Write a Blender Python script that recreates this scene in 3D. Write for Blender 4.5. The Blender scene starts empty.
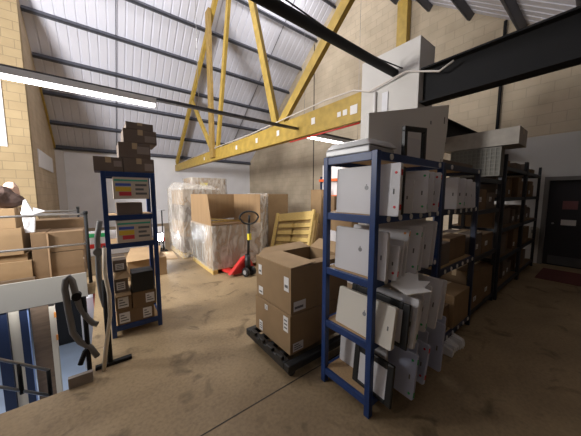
import bpy, bmesh, math, random
from mathutils import Vector, Matrix, Euler
random.seed(7)
PI = math.pi; R = math.radians
scn = bpy.context.scene
COL = scn.collection

# ------------------------------------------------------------------ materials
MATS = {}
def mat(name, color, rough=0.6, metal=0.0, noise=0.0, nscale=8.0, emit=0.0, bump=0.0, alpha=1.0, stretch=None, color2=None):
    if name in MATS: return MATS[name]
    m = bpy.data.materials.new(name); m.use_nodes = True
    nt = m.node_tree; b = nt.nodes['Principled BSDF']
    c = (*color, 1)
    b.inputs['Base Color'].default_value = c
    b.inputs['Roughness'].default_value = rough
    b.inputs['Metallic'].default_value = metal
    if alpha < 1: b.inputs['Alpha'].default_value = alpha
    if emit:
        b.inputs['Emission Color'].default_value = c; b.inputs['Emission Strength'].default_value = emit
    if noise or bump:
        tc = nt.nodes.new('ShaderNodeTexCoord'); n = nt.nodes.new('ShaderNodeTexNoise')
        n.inputs['Scale'].default_value = nscale; n.inputs['Detail'].default_value = 6
        if stretch:
            mp = nt.nodes.new('ShaderNodeMapping'); mp.inputs['Scale'].default_value = stretch
            nt.links.new(tc.outputs['Object'], mp.inputs[0]); nt.links.new(mp.outputs[0], n.inputs['Vector'])
        else: nt.links.new(tc.outputs['Object'], n.inputs['Vector'])
        if noise:
            r = nt.nodes.new('ShaderNodeValToRGB')
            lo = color2 if color2 else tuple(v*(1-noise) for v in color)
            r.color_ramp.elements[0].position = .3; r.color_ramp.elements[1].position = .7
            r.color_ramp.elements[0].color = (*lo, 1)
            r.color_ramp.elements[1].color = (*[min(1, v*(1+noise*.5)) for v in color], 1)
            nt.links.new(n.outputs['Fac'], r.inputs[0]); nt.links.new(r.outputs[0], b.inputs['Base Color'])
        if bump:
            bp = nt.nodes.new('ShaderNodeBump'); bp.inputs['Strength'].default_value = bump; bp.inputs['Distance'].default_value = .02
            nt.links.new(n.outputs['Fac'], bp.inputs['Height']); nt.links.new(bp.outputs[0], b.inputs['Normal'])
    MATS[name] = m
    return m

def block_mat(name, axis, c1, c2, mortar, bw=.45, bh=.225, msize=.008):
    m = bpy.data.materials.new(name); m.use_nodes = True
    nt = m.node_tree; b = nt.nodes['Principled BSDF']; b.inputs['Roughness'].default_value = .9
    tc = nt.nodes.new('ShaderNodeTexCoord'); sp = nt.nodes.new('ShaderNodeSeparateXYZ'); cb = nt.nodes.new('ShaderNodeCombineXYZ')
    nt.links.new(tc.outputs['Object'], sp.inputs[0])
    nt.links.new(sp.outputs[1 if axis == 'X' else 0], cb.inputs[0]); nt.links.new(sp.outputs[2], cb.inputs[1])
    br = nt.nodes.new('ShaderNodeTexBrick'); nt.links.new(cb.outputs[0], br.inputs['Vector'])
    br.inputs['Scale'].default_value = 1; br.inputs['Brick Width'].default_value = bw; br.inputs['Row Height'].default_value = bh
    br.inputs['Mortar Size'].default_value = msize; br.inputs['Mortar Smooth'].default_value = .3
    br.inputs['Color1'].default_value = (*c1, 1); br.inputs['Color2'].default_value = (*c2, 1); br.inputs['Mortar'].default_value = (*mortar, 1)
    n = nt.nodes.new('ShaderNodeTexNoise'); n.inputs['Scale'].default_value = 1.3; n.inputs['Detail'].default_value = 5
    nt.links.new(tc.outputs['Object'], n.inputs['Vector'])
    mx = nt.nodes.new('ShaderNodeMix'); mx.data_type = 'RGBA'; mx.blend_type = 'MULTIPLY'; mx.inputs[0].default_value = .55
    r = nt.nodes.new('ShaderNodeValToRGB'); r.color_ramp.elements[0].color = (.62, .6, .56, 1); r.color_ramp.elements[0].position = .3; r.color_ramp.elements[1].position = .68
    nt.links.new(n.outputs['Fac'], r.inputs[0]); nt.links.new(br.outputs['Color'], mx.inputs[6]); nt.links.new(r.outputs[0], mx.inputs[7])
    nt.links.new(mx.outputs[2], b.inputs['Base Color'])
    bp = nt.nodes.new('ShaderNodeBump'); bp.inputs['Strength'].default_value = .4; bp.inputs['Distance'].default_value = .02; bp.invert = True
    nt.links.new(br.outputs['Fac'], bp.inputs['Height']); nt.links.new(bp.outputs[0], b.inputs['Normal'])
    return m

def floor_mat():
    m = bpy.data.materials.new('concrete_floor'); m.use_nodes = True
    nt = m.node_tree; b = nt.nodes['Principled BSDF']; b.inputs['Roughness'].default_value = .62
    tc = nt.nodes.new('ShaderNodeTexCoord')
    def ramp(scale, p0, p1, c0, c1, det=6, dist=0.0):
        n = nt.nodes.new('ShaderNodeTexNoise'); n.inputs['Scale'].default_value = scale; n.inputs['Detail'].default_value = det; n.inputs['Distortion'].default_value = dist
        nt.links.new(tc.outputs['Object'], n.inputs['Vector'])
        r = nt.nodes.new('ShaderNodeValToRGB'); r.color_ramp.elements[0].position = p0; r.color_ramp.elements[1].position = p1
        r.color_ramp.elements[0].color = (*c0, 1); r.color_ramp.elements[1].color = (*c1, 1)
        nt.links.new(n.outputs['Fac'], r.inputs[0]); return r.outputs[0], n
    a, _ = ramp(1.1, .3, .72, (.235, .165, .09), (.42, .305, .17), 8, .6)
    s, _ = ramp(3.2, .28, .42, (.5, .48, .45), (1, 1, 1), 5, 1.2)
    g, n3 = ramp(38, .3, .6, (.82, .82, .82), (1.05, 1.05, 1.05))
    def mul(x, y, f=1):
        mx = nt.nodes.new('ShaderNodeMix'); mx.data_type = 'RGBA'; mx.blend_type = 'MULTIPLY'; mx.inputs[0].default_value = f
        nt.links.new(x, mx.inputs[6]); nt.links.new(y, mx.inputs[7]); return mx.outputs[2]
    nt.links.new(mul(mul(a, s), g), b.inputs['Base Color'])
    bp = nt.nodes.new('ShaderNodeBump'); bp.inputs['Strength'].default_value = .12; bp.inputs['Distance'].default_value = .01
    nt.links.new(n3.outputs['Fac'], bp.inputs['Height']); nt.links.new(bp.outputs[0], b.inputs['Normal'])
    return m

def film_mat():
    m = bpy.data.materials.new('stretch_film'); m.use_nodes = True
    nt = m.node_tree; b = nt.nodes['Principled BSDF']
    b.inputs['Base Color'].default_value = (.80, .75, .68, 1); b.inputs['Roughness'].default_value = .2
    tc = nt.nodes.new('ShaderNodeTexCoord'); mp = nt.nodes.new('ShaderNodeMapping'); mp.inputs['Scale'].default_value = (2.2, 2.2, .8)
    n = nt.nodes.new('ShaderNodeTexNoise'); n.inputs['Scale'].default_value = 2.2; n.inputs['Detail'].default_value = 7; n.inputs['Distortion'].default_value = 2.2
    nt.links.new(tc.outputs['Object'], mp.inputs[0]); nt.links.new(mp.outputs[0], n.inputs['Vector'])
    r = nt.nodes.new('ShaderNodeValToRGB'); r.color_ramp.elements[0].position = .38; r.color_ramp.elements[1].position = .68
    r.color_ramp.elements[0].color = (.2, .2, .2, 1); r.color_ramp.elements[1].color = (.62, .62, .62, 1)
    nt.links.new(n.outputs['Fac'], r.inputs[0]); nt.links.new(r.outputs[0], b.inputs['Alpha'])
    bp = nt.nodes.new('ShaderNodeBump'); bp.inputs['Strength'].default_value = .5; bp.inputs['Distance'].default_value = .05
    nt.links.new(n.outputs['Fac'], bp.inputs['Height']); nt.links.new(bp.outputs[0], b.inputs['Normal'])
    return m

FLOOR = floor_mat(); FILM = film_mat()
BLOCK_X = block_mat('block_wall_gable', 'X', (.57, .48, .36), (.52, .44, .33), (.46, .39, .30))
BLOCK_L = block_mat('block_wall_cream', 'X', (.56, .45, .32), (.52, .41, .29), (.44, .36, .27))
BLOCK_P = block_mat('block_pier', 'Y', (.36, .275, .155), (.32, .24, .135), (.24, .185, .11))
WHITE = mat('white_wall', (.74, .74, .77), .8, noise=.05, nscale=1.5)
ROOF = mat('roof_liner', (.66, .67, .76), .55)
PURLIN = mat('purlin_steel', (.10, .105, .13), .5, .3)
TIMBER = mat('yellow_truss', (.46, .31, .06), .55, noise=.22, nscale=6, stretch=(3, 1, 1))
TIMBER2 = mat('ochre_truss', (.34, .22, .06), .6, noise=.2, nscale=6)
BLACK = mat('black_steel', (.004, .004, .005), .85)
BLACKP = mat('black_plastic', (.014, .015, .016), .45)
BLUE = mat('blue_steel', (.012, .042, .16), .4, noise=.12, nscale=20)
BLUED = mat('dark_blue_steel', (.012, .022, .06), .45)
CHIP = mat('chipboard', (.50, .33, .17), .8, noise=.15, nscale=60)
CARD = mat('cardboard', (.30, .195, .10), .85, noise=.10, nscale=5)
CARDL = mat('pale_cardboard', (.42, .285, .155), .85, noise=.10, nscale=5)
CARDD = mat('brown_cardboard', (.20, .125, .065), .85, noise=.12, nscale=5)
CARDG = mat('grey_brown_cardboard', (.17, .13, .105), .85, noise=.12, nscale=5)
CARDIN = mat('cardboard_inside', (.30, .19, .095), .9, noise=.12, nscale=9, stretch=(1, 1, .1))
TAPE = mat('packing_tape', (.50, .38, .24), .3)
PAPER = mat('paper_label', (.74, .72, .70), .7)
PRINT = mat('print_black', (.14, .14, .14), .7)
PWHITE = mat('panel_white', (.68, .67, .69), .5, noise=.03, nscale=3)
PBLUE = mat('panel_cool_white', (.46, .50, .66), .45, noise=.03, nscale=3)
GREYL = mat('grey_metal', (.42, .42, .42), .45, .4)
PALEY = mat('beige_tray', (.40, .36, .31), .6, noise=.12, nscale=12)
RED = mat('red_paint', (.62, .035, .03), .4)
ORANGE = mat('orange_beam', (.72, .12, .03), .5)
GREEN = mat('green_sticker', (.03, .42, .14), .5)
REDS = mat('red_sticker', (.62, .02, .03), .5)
ORS = mat('orange_sticker', (.75, .28, .05), .5)
PINE = mat('pine_wood', (.62, .44, .15), .7, noise=.22, nscale=7, stretch=(1, 6, 6))
CREAM = mat('cream_paint', (.66, .58, .46), .6)
FASCIA = mat('fascia_white', (.40, .385, .35), .6)
GREYRUB = mat('grey_rubber', (.17, .165, .16), .55)
GALV = mat('galvanised_tube', (.45, .45, .46), .35, .7)
TUBE = mat('tube_light', (1.0, .98, .94), .4, emit=9.0)
BATTEN = mat('batten_white', (.7, .7, .7), .4)
YEL = mat('yellow_tape', (.75, .62, .05), .4)
BROWNB = mat('brown_board', (.19, .125, .08), .6, noise=.25, nscale=4, stretch=(1, 1, 6))
PALEB = mat('pale_blue_floor', (.50, .60, .78), .5, noise=.1, nscale=2)
DARK = mat('dark_interior', (.012, .012, .013), .8)
POLY = mat('polythene_white', (.72, .72, .74), .3, bump=.6, nscale=14)
PBLU = mat('print_blue', (.06, .12, .50), .5)
PRED = mat('print_red', (.62, .05, .07), .5)
PYEL = mat('print_yellow', (.75, .52, .06), .5)
GPRINT = mat('print_green', (.05, .40, .28), .5)

# ------------------------------------------------------------------ mesh helper
class MB:
    def __init__(s): s.bm = bmesh.new()
    def box(s, x0, x1, y0, y1, z0, z1, M=None):
        vs = [s.bm.verts.new((x, y, z)) for x in (x0, x1) for y in (y0, y1) for z in (z0, z1)]
        for f in ((0,1,3,2),(4,6,7,5),(0,4,5,1),(2,3,7,6),(0,2,6,4),(1,5,7,3)):
            s.bm.faces.new([vs[i] for i in f])
        if M is not None:
            for v in vs: v.co = M @ v.co
        return s
    def hexa(s, pts):      # 8 points: bottom quad then top quad
        vs = [s.bm.verts.new(p) for p in pts]
        for f in ((3,2,1,0),(4,5,6,7),(0,1,5,4),(1,2,6,5),(2,3,7,6),(3,0,4,7)):
            s.bm.faces.new([vs[i] for i in f])
        return s
    def bar(s, p0, p1, w, h, up=(0,0,1)):
        p0, p1 = Vector(p0), Vector(p1); d = (p1-p0).normalized(); up = Vector(up)
        if abs(d.dot(up)) > .98: up = Vector((0,1,0))
        r = d.cross(up).normalized(); u = r.cross(d)
        pts = []
        for p in (p0, p1):
            pts.append([p + r*w/2*a + u*h/2*b for a, b in ((-1,-1),(1,-1),(1,1),(-1,1))])
        return s.hexa(pts[0]+pts[1])
    def cyl(s, p0, p1, r, n=12, r2=None):
        return s.tube([p0, p1], r, n, r2)
    def tube(s, pts, r, n=10, r2=None, closed=False):
        pts = [Vector(p) for p in pts]; N = len(pts); rings = []
        prev = None
        for i, p in enumerate(pts):
            if closed: d = pts[(i+1) % N]-pts[i-1]
            else: d = pts[min(i+1, N-1)]-pts[max(i-1, 0)]
            d.normalize()
            if prev is None:
                a = Vector((0,0,1)) if abs(d.z) < .9 else Vector((1,0,0))
                u = d.cross(a).normalized()
            else: u = (prev - d*prev.dot(d)).normalized()
            prev = u; v = d.cross(u)
            rr = r if r2 is None else r+(r2-r)*i/(N-1)
            rings.append([s.bm.verts.new(p+(u*math.cos(2*PI*k/n)+v*math.sin(2*PI*k/n))*rr) for k in range(n)])
        for i in range(N if closed else N-1):
            A, B = rings[i], rings[(i+1) % N]
            for k in range(n):
                f = s.bm.faces.new((A[k], A[(k+1) % n], B[(k+1) % n], B[k])); f.smooth = True
        if not closed:
            s.bm.faces.new(rings[0][::-1]); s.bm.faces.new(rings[-1])
        return s
    def prism(s, poly, axis, a0, a1):
        def P(u, v, a):
            return {'x': (a, u, v), 'y': (u, a, v), 'z': (u, v, a)}[axis]
        A = [s.bm.verts.new(P(u, v, a0)) for u, v in poly]; B = [s.bm.verts.new(P(u, v, a1)) for u, v in poly]
        s.bm.faces.new(A); s.bm.faces.new(B[::-1]); n = len(poly)
        for i in range(n): s.bm.faces.new((A[i], B[i], B[(i+1) % n], A[(i+1) % n]))
        return s
    def build(s, name, m, parent=None, bevel=0.0, **tags):
        bmesh.ops.recalc_face_normals(s.bm, faces=s.bm.faces)
        me = bpy.data.meshes.new(name); s.bm.to_mesh(me); s.bm.free()
        me.materials.append(m)
        o = bpy.data.objects.new(name, me); COL.objects.link(o)
        if parent: o.parent = parent
        if bevel:
            b = o.modifiers.new('bevel', 'BEVEL'); b.width = bevel; b.segments = 2; b.limit_method = 'ANGLE'; b.angle_limit = R(40)
        for k, v in tags.items(): o[k] = v
        return o
def tag(o, label, cat, group=None, kind=None):
    o['label'] = label; o['category'] = cat
    if group: o['group'] = group
    if kind: o['kind'] = kind
    return o
def thing(name, label, cat, loc=(0,0,0), rz=0, group=None, rot=None):
    o = bpy.data.objects.new(name, None); COL.objects.link(o); o.empty_display_size = .1
    o.location = loc; o.rotation_euler = rot if rot else (0, 0, rz)
    return tag(o, label, cat, group)
def struct(name, mb, m, bevel=0): return mb.build(name, m, None, bevel, kind='structure')
def dup(root, loc, rot=None, label=None, group=None):
    r = root.copy(); COL.objects.link(r); r.location = loc
    if rot is not None: r.rotation_euler = rot
    if label: r['label'] = label
    if group: r['group'] = group
    for ch in list(root.children):
        c = ch.copy(); COL.objects.link(c); c.parent = r
        for g in ch.children:
            d = g.copy(); COL.objects.link(d); d.parent = c
    return r

# ------------------------------------------------------------------ setting
XG, YE, YN = 7.94, 14.8, -1.2       # gable, far eave wall, near eave wall
XW = -7.0                            # far left end wall, with an opening added for light
RID, RZ, SL = 6.9, 9.6, .755
def roofz(y): return RZ - SL*abs(y-RID)
OY0, OY1, OX = 2.59, 5.56, -.18      # stairwell opening

f = MB()
f.box(OX, XG+.2, YN-.2, YE, -.2, 0); f.box(XW, OX, YN-.2, OY0, -.2, 0); f.box(XW, OX, OY1, YE, -.2, 0)
struct('floor', f, FLOOR)
# saw-cut joint filled with dark mastic
struct('trim_1', MB().box(-1.5, 3.2, 1.524, 1.534, 0, .0015), mat('joint_mastic', (.05, .04, .03), .8))
struct('floor_lower', MB().box(XW, 3.0, .5, YE, -2.95, -2.8), PALEB)
struct('wall_lower', MB().box(2.9, 3.05, .5, YE, -2.8, -.2), WHITE)
struct('wall_lower_near', MB().box(XW, 3.05, .4, .5, -2.8, -.2), WHITE)
# far eave wall
struct('wall_back', MB().box(XW, XG+.2, YE, YE+.15, -2.95, roofz(YE)+.15), WHITE)
struct('wall_near', MB().box(XW, XG+.2, YN-.15, YN, 0, roofz(YN)+.1), mat('near_wall_block', (.22, .18, .13), .9))
# gable (right) wall with roof-shaped head and door hole
g = MB()
def gable(mb, x0, x1, ya, yb, z0):
    poly = [(ya, z0), (yb, z0), (yb, roofz(yb))]
    if ya < RID < yb: poly.append((RID, RZ))
    poly.append((ya, roofz(ya)))
    mb.prism(poly, 'x', x0, x1)
gable(g, XG, XG+.2, .84, YE, 0); gable(g, XG, XG+.2, -.25, .84, 1.92); gable(g, XG, XG+.2, YN, -.25, 0)
struct('wall_right', g, BLOCK_X)
lw = MB(); lw.box(XG-.03, XG, .9, 2.35, 0, 2.9); lw.box(XG-.03, XG, YN, .9, 1.98, 2.9); lw.box(XG-.03, XG, YN, -.31, 0, 1.98)
struct('wall_right_lining', lw, mat('white_lining', (.50, .49, .47), .7))
struct('trim_2', MB().box(XG-.02, XG, 8.52, 8.56, 0, roofz(8.56)-.1), mat('joint_dark', (.07, .06, .05), .9))
# left block wall and pier
w = MB(); gable(w, -1.9, -1.50, 10.0, YE, 0); struct('wall_left', w, BLOCK_L)
w = MB(); w.prism([(-4.6, 0), (-1.46, 0), (-1.46, roofz(10.0)), (-4.6, roofz(10.0))], 'y', 9.8, 9.999)
struct('wall_left_pier', w, BLOCK_P)
# end wall far to the left, off frame, with a large opening added to let light in
w = MB(); gable(w, XW-.2, XW, 6.5, YE, 0); gable(w, XW-.2, XW, YN, 1.0, 0); gable(w, XW-.2, XW, 1.0, 6.5, 4.0)
struct('wall_end', w, WHITE)
struct('trim_3', MB().box(-1.62, -1.22, YE-.12, YE-.002, 0, 3.5), mat('pilaster', (.62, .60, .60), .8))
struct('trim_4', MB().box(-1.498, -1.47, 10.9, 13.6, 2.45, 3.0), WHITE)

# roof: ribbed liner sheets, both slopes
r = MB()
nx = 0
for side in (0, 1):
    y0, y1 = (RID, YE+.1) if side == 0 else (YN-.1, RID)
    x = XW
    prev = None
    prof = []
    while x < XG+.2:
        prof += [(x, 0), (x+.19, 0), (x+.205, .03), (x+.235, .03), (x+.25, 0)]; x += .25
    A = [r.bm.verts.new((px, y0, roofz(y0)+pz)) for px, pz in prof]
    B = [r.bm.verts.new((px, y1, roofz(y1)+pz)) for px, pz in prof]
    for i in range(len(prof)-1): r.bm.faces.new((A[i], A[i+1], B[i+1], B[i]))
struct('ceiling', r, ROOF)
# opaque outer skin
r = MB()
for (ya, yb) in ((YN-.1, RID), (RID, YE+.1)):
    r.hexa([(XW, ya, roofz(ya)+.08), (XG+.2, ya, roofz(ya)+.08), (XG+.2, yb, roofz(yb)+.08), (XW, yb, roofz(yb)+.08),
            (XW, ya, roofz(ya)+.12), (XG+.2, ya, roofz(ya)+.12), (XG+.2, yb, roofz(yb)+.12), (XW, yb, roofz(yb)+.12)])
struct('ceiling_outer', r, PURLIN)

# purlins: each one a thing
ang = math.atan(SL)
pl_y = [14.72, 13.66, 12.6, 11.55, 10.5, 9.5, 8.45, 7.4, 4.6, 3.55, 2.5, 1.45, .4]
names = ['lowest grey roof purlin, just above the far white wall', 'second grey roof purlin up from the far white wall',
 'third grey roof purlin up from the far white wall, partly behind the tube light', 'fourth grey roof purlin up from the far white wall',
 'fifth grey roof purlin up from the far white wall', 'sixth grey roof purlin up, crossing behind the truss webs',
 'seventh grey roof purlin up, near the top edge of the photo', 'highest grey roof purlin of the far slope, beside the ridge']
for i, y in enumerate(pl_y):
    mb = MB(); z = roofz(y); s = 1 if y > RID else -1
    Mx = Matrix.Translation((0, y, z)) @ Matrix.Rotation(-ang*s, 4, 'X')
    x0 = -1.48 if i < 8 else 3.0
    mb.box(x0, XG, -.03, .03, -.17, -.012, Mx); mb.box(x0, XG, -.03, .06, -.17, -.155, Mx)
    o = mb.build('roof_purlin', PURLIN)
    if i < 8: lab = names[i]
    else: lab = ['grey purlin end against block gable, left of black beam and nearest the ridge', 'grey purlin end at top, second from the ridge on the near slope',
                 'grey purlin end above the white boxed column', 'grey purlin end just above the black beam', 'grey purlin end at the top right corner over the black beam'][i-8]
    tag(o, lab, 'purlin', 'steel purlins under the roof sheets')
# sag rods running up the slope
for x, lab in ((.69, 'thin dark rod running up the roof left of the trusses'), (6.2, 'thin dark rod running up the roof behind the truss webs')):
    mb = MB(); mb.cyl((x, YE-.1, roofz(YE-.1)-.06), (x, RID+.1, roofz(RID+.1)-.06), .014, 6)
    tag(mb.build('sag_rod', PURLIN), lab, 'rod', 'roof sag rods')

# ------------------------------------------------------------------ truss
XT = 3.31
t = thing('roof_truss', 'big yellow timber roof truss with fan webs on a deep bottom chord', 'truss', (XT, YE, 3.2))
def L(p): return (p[0]-XT, p[1]-YE, p[2]-3.2)
mb = MB(); mb.hexa([L(p) for p in ((XT-.0, 2.48, 2.76), (XT+.14, 2.48, 2.76), (XT+.14, YE-.02, 2.86), (XT, YE-.02, 2.86),
                                   (XT, 2.48, 3.2), (XT+.14, 2.48, 3.2), (XT+.14, YE-.02, 3.2), (XT, YE-.02, 3.2))])
ch = mb.build('bottom_chord', TIMBER, t, .008)
A = (XT+.07, RID, 9.2)
def zr(y): return roofz(y)-.32
mb = MB(); mb.bar(L((XT+.07, YE-.15, 3.3)), L((XT+.07, RID, zr(RID)-.02)), .12, .2); mb.build('rafter', TIMBER, t, .006)
mb = MB(); mb.bar(L((XT+.07, RID, zr(RID)-.02)), L((XT+.07, -.8, zr(-.8))), .12, .2); mb.build('rafter', TIMBER, t, .006)
for (ya, za, yb, zb, w, m) in ((8.64, 3.2, 7.0, 9.0, .17, TIMBER), (4.95, 3.25, 6.8, 9.0, .20, TIMBER), (4.75, 3.2, 2.0, 5.45, .20, TIMBER), (9.2, 3.25, 11.4, 5.6, .16, TIMBER)):
    mb = MB(); mb.bar(L((XT+.07, ya, za)), L((XT+.07, yb, zb)), .1, w, up=(0, 1, 0)); mb.build('web', m, t, .006)
# vertical twin hanger rising beside the fan node
mb = MB(); mb.bar(L((XT-.06, 8.85, 2.9)), L((XT-.06, 8.85, 7.85)), .1, .32, up=(0, 1, 0)); mb.build('web', TIMBER2, t, .006, label='darker ochre web')
for y in (9.9, 6.97, 5.75, 4.77, 3.58): MB().box(-.006, -.001, y-YE-.05, y-YE+.05, -.26, -.14).build('paper_patch', PAPER, t, label='white patch')
for y, s in ((2.93, .04), (2.80, .045), (2.62, .07)): MB().box(-.006, -.001, y-YE-s, y-YE+s, -.24-s, -.24+s).build('paper_patch', PAPER, t, label='white patch')
tag(MB().tube([(3.28, 13.0, 3.2), (3.27, 9, 3.23), (3.26, 6, 3.2), (3.27, 3.2, 3.27), (3.27, 2.6, 3.24), (3.25, 2.3, 3.12), (3.25, 1.75, 3.2), (3.28, 1.35, 3.06), (3.28, 1.2, 3.12)], .012, 8).build('electric_cable', mat('cable_white', (.65, .6, .55), .5)),
    'pale electric cable lying on the yellow chord and looping over the white column', 'cable')
tag(MB().cyl((3.3, 2.5, 2.72), (3.3, 4.3, 2.72), .014, 8).build('red_conduit', RED), 'thin red conduit under the right end of the yellow chord', 'conduit')

# second truss/rafter against the left block wall
mb = MB(); mb.bar((-1.47, YE-.15, roofz(YE)-.02), (-1.47, 12.2, roofz(12.2)-.17), .05, .16)
tag(mb.build('wall_rafter', TIMBER, None, .006), 'yellow timber rafter running up along the left block wall', 'rafter')
# yellow post on the gable
mb = MB(); mb.box(7.70, 7.92, 4.17, 4.5, 0, roofz(4.5)-.2)
tag(mb.build('gable_post', TIMBER, None, .01), 'yellow upright post on the gable wall behind the white boxed column', 'post')
# boxed column
t = thing('boxed_column', 'white boarded column carrying the truss end and the black beam', 'column', (XT+.2, 2.04, 0))
MB().box(-.2, .22, -.44, .44, 0, 3.6).build('casing', mat('boxing_white', (.62, .60, .57), .7, noise=.06, nscale=3), t, .004)
MB().box(-.215, -.2, -.02, .07, 1.9, 3.05).build('cover_strip', WHITE, t)
MB().cyl((-.225, .18, 1.9), (-.225, .18, 3.1), .02, 8).build('conduit', PAPER, t)
# black I beam, direction A, from the column toward the near wall
def ibeam(p0, p1, h, w, axis):
    mb = MB()
    if axis == 'y':
        x, z = p0[0], p0[2]
        mb.box(x-w/2, x+w/2, p0[1], p1[1], z, z+.02); mb.box(x-w/2, x+w/2, p0[1], p1[1], z+h-.02, z+h); mb.box(x-.008, x+.008, p0[1], p1[1], z, z+h)
    else:
        y, z = p0[1], p0[2]
        mb.box(p0[0], p1[0], y-w/2, y+w/2, z, z+.02); mb.box(p0[0], p1[0], y-w/2, y+w/2, z+h-.02, z+h); mb.box(p0[0], p1[0], y-.008, y+.008, z, z+h)
    return mb
tag(ibeam((3.42, YN+.01, 2.77), (3.42, 1.59, 0), .43, .19, 'y').build('steel_beam', BLACK), 'large black steel beam from the white column to the top right corner', 'beam', 'black steel beams')
tag(ibeam((3.75, 1.75, 2.40), (XG-.04, 1.75, 0), .40, .19, 'x').build('steel_beam', BLACK), 'black steel beam behind the white column running to the gable wall', 'beam', 'black steel beams')
t = thing('black_pipe', 'thick black pipe overhead running from the top edge to the white column', 'pipe', (-2, 1.92, 3.2))
MB().cyl((0, 0, .05), (5.29, 0, .05), .052, 20).build('tube', BLACK, t)
MB().cyl((5.26, 0, .05), (5.31, 0, .05), .045, 16).build('end_cap', GREYL, t)
MB().tube([(2.2, .04, .14), (3.4, .05, .2), (4.3, .05, .13), (5.0, .05, .16), (5.3, -.1, .08)], .008, 6).build('cable', BLACK, t)
tag(MB().cyl((XG-.06, 1.82, 2.9), (XG-.06, 1.82, roofz(1.82)-.05), .035, 8).build('wall_pipe', BLACK), 'thin dark vertical pipe on the block gable right of the column', 'pipe')

# ------------------------------------------------------------------ lights
HB = 800
tt = thing('lighting_trunking', 'long thin dark lighting trunking carrying the two tube lights', 'trunking', (-2, 4.06, 2.93))
MB().box(0, 7.4, -.04, .04, 0, .04).build('channel', mat('trunking_dark', (.08, .08, .09), .4, .5), tt)
for xw in (.1, 3.3, 5.5, 7.3): MB().cyl((xw, 0, .04), (xw, 0, roofz(4.06)-2.94), .004, 6).build('suspension_wire', GALV, tt)
def tubelight(x0, x1, y, z, lab, e, power):
    t = thing('tube_light', lab, 'light', ((x0+x1)/2, y, z+.1), group='tube lights')
    l = (x1-x0)/2
    MB().box(-l, l, -.035, .035, -.055, .02).build('batten', BATTEN, t, .004)
    MB().box(-l+.01, l-.01, -.028, .028, -.10, -.055).build('diffuser', TUBE, t, .01)
    MB().box(-l-.012, -l, -.036, .036, -.10, .02).build('end_cap', BATTEN, t); MB().box(l, l+.012, -.036, .036, -.10, .02).build('end_cap', BATTEN, t)
    return t
tubelight(-1.12, .68, 4.05, 2.83, 'long lit tube light hanging at the upper left', 1, 1)
tubelight(3.5, 5.05, 4.02, 2.79, 'short lit tube light under the yellow truss chord above the rack', 1, 1)
def area(name, loc, rot, sx, sy, power, col=(1, 1, 1)):
    d = bpy.data.lights.new(name, 'AREA'); d.shape = 'RECTANGLE'; d.size = sx; d.size_y = sy; d.energy = power; d.color = col
    o = bpy.data.objects.new(name, d); COL.objects.link(o); o.location = loc; o.rotation_euler = rot; return o
area('tube_glow', (-.22, 4.05, 2.72), (0, 0, 0), 1.75, .05, 24, (1, .97, .92))
area('tube_glow', (4.27, 4.02, 2.68), (0, 0, 0), 1.5, .05, 34, (1, .97, .92))
# unseen area light added in the end wall opening, weak cool fill
area('added_left_fill', (XW-.1, 3.75, 2.1), (0, R(-90), 0), 3.8, 5.3, 2, (.90, .94, 1.0))
# unseen tube light added in the left bay to brighten the hall
for (x, y) in ((-4.2, 4.05),):
    t = tubelight(x-.75, x+.75, y, 3.3, 'added unseen tube light in the bay to the left', 1, 1)
# unseen high bay lamps added above and beside the frame to light the hall
def added_highbay(x, y, z, power, lab):
    t = thing('added_high_bay_lamp', lab, 'light', (x, y, z), group='added high bay lamps')
    MB().cyl((0, 0, .25), (0, 0, .45), .09, 16).build('housing', GREYL, t)
    MB().cyl((0, 0, .25), (0, 0, .02), .09, 24, .24).build('shade', mat('added_lamp_glass', (.9, .9, .9), .3, emit=4), t)
    MB().cyl((0, 0, .45), (0, 0, roofz(y)-z-.02), .01, 6).build('chain', BLACK, t)
    d = bpy.data.lights.new('added_lamp_glow', 'POINT'); d.energy = power; d.shadow_soft_size = .3; d.color = (1, .965, .93)
    o = bpy.data.objects.new('added_lamp_glow', d); COL.objects.link(o); o.location = (x, y, z-.35)
added_highbay(.6, 6.9, 8.3, HB*.14, 'added unseen high bay lamp near the ridge above the stairwell')
added_highbay(5.4, 6.9, 8.4, HB*.17, 'added unseen high bay lamp near the ridge above the far bay')
added_highbay(-3.9, 2.6, 4.2, HB*.04, 'added unseen high bay lamp in the left bay')
def flood(x, y, z, aim, power, lab):  # out-of-view flood added as main light on roof and far walls
    t = thing('added_flood_lamp', lab, 'light', (x, y, z), group='added flood lamps')
    d = Vector(aim).normalized(); q = d.to_track_quat('-Z', 'Y').to_euler(); t.rotation_euler = q
    MB().box(-.85, .85, -.65, .65, .01, .12).build('housing', BLACKP, t, .01); MB().box(-.8, .8, -.6, .6, 0, .01).build('lens', mat('added_lamp_glass', (.9, .9, .9), .3, emit=4), t)
    MB().cyl((0, 0, .12), (0, 0, .4), .02, 8).build('bracket', GREYL, t)
    area('added_flood_glow', Vector((x, y, z))+d*.06, q, 1.6, 1.2, power, (1, .975, .95))
flood(-3.8, 4.6, 3.0, (1, .9, .38), 760, 'added unseen flood lamp in the left bay aimed across the hall')
# low work lamp by the far wall
t = thing('work_lamp', 'small bright work lamp standing low beyond the left rack', 'lamp', (1.17, 7.35, 0), 0)
MB().box(-.09, .09, -.05, .03, .33, .56).build('lamp_head', BLACKP, t, .01)
MB().box(-.075, .075, -.062, -.051, .35, .54).build('lamp_face', mat('lamp_face', (.85, .92, 1), .4, emit=60), t)
for s in (-1, 1): MB().cyl((s*.05, 0, .34), (s*.16, .1*s, 0), .012, 8).build('leg', BLACKP, t)
MB().cyl((0, 0, .34), (0, .18, 0), .012, 8).build('leg', BLACKP, t)
area('work_lamp_glow', (1.17, 7.27, .44), (R(90), 0, 0), .15, .18, 7, (.85, .92, 1))
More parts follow.
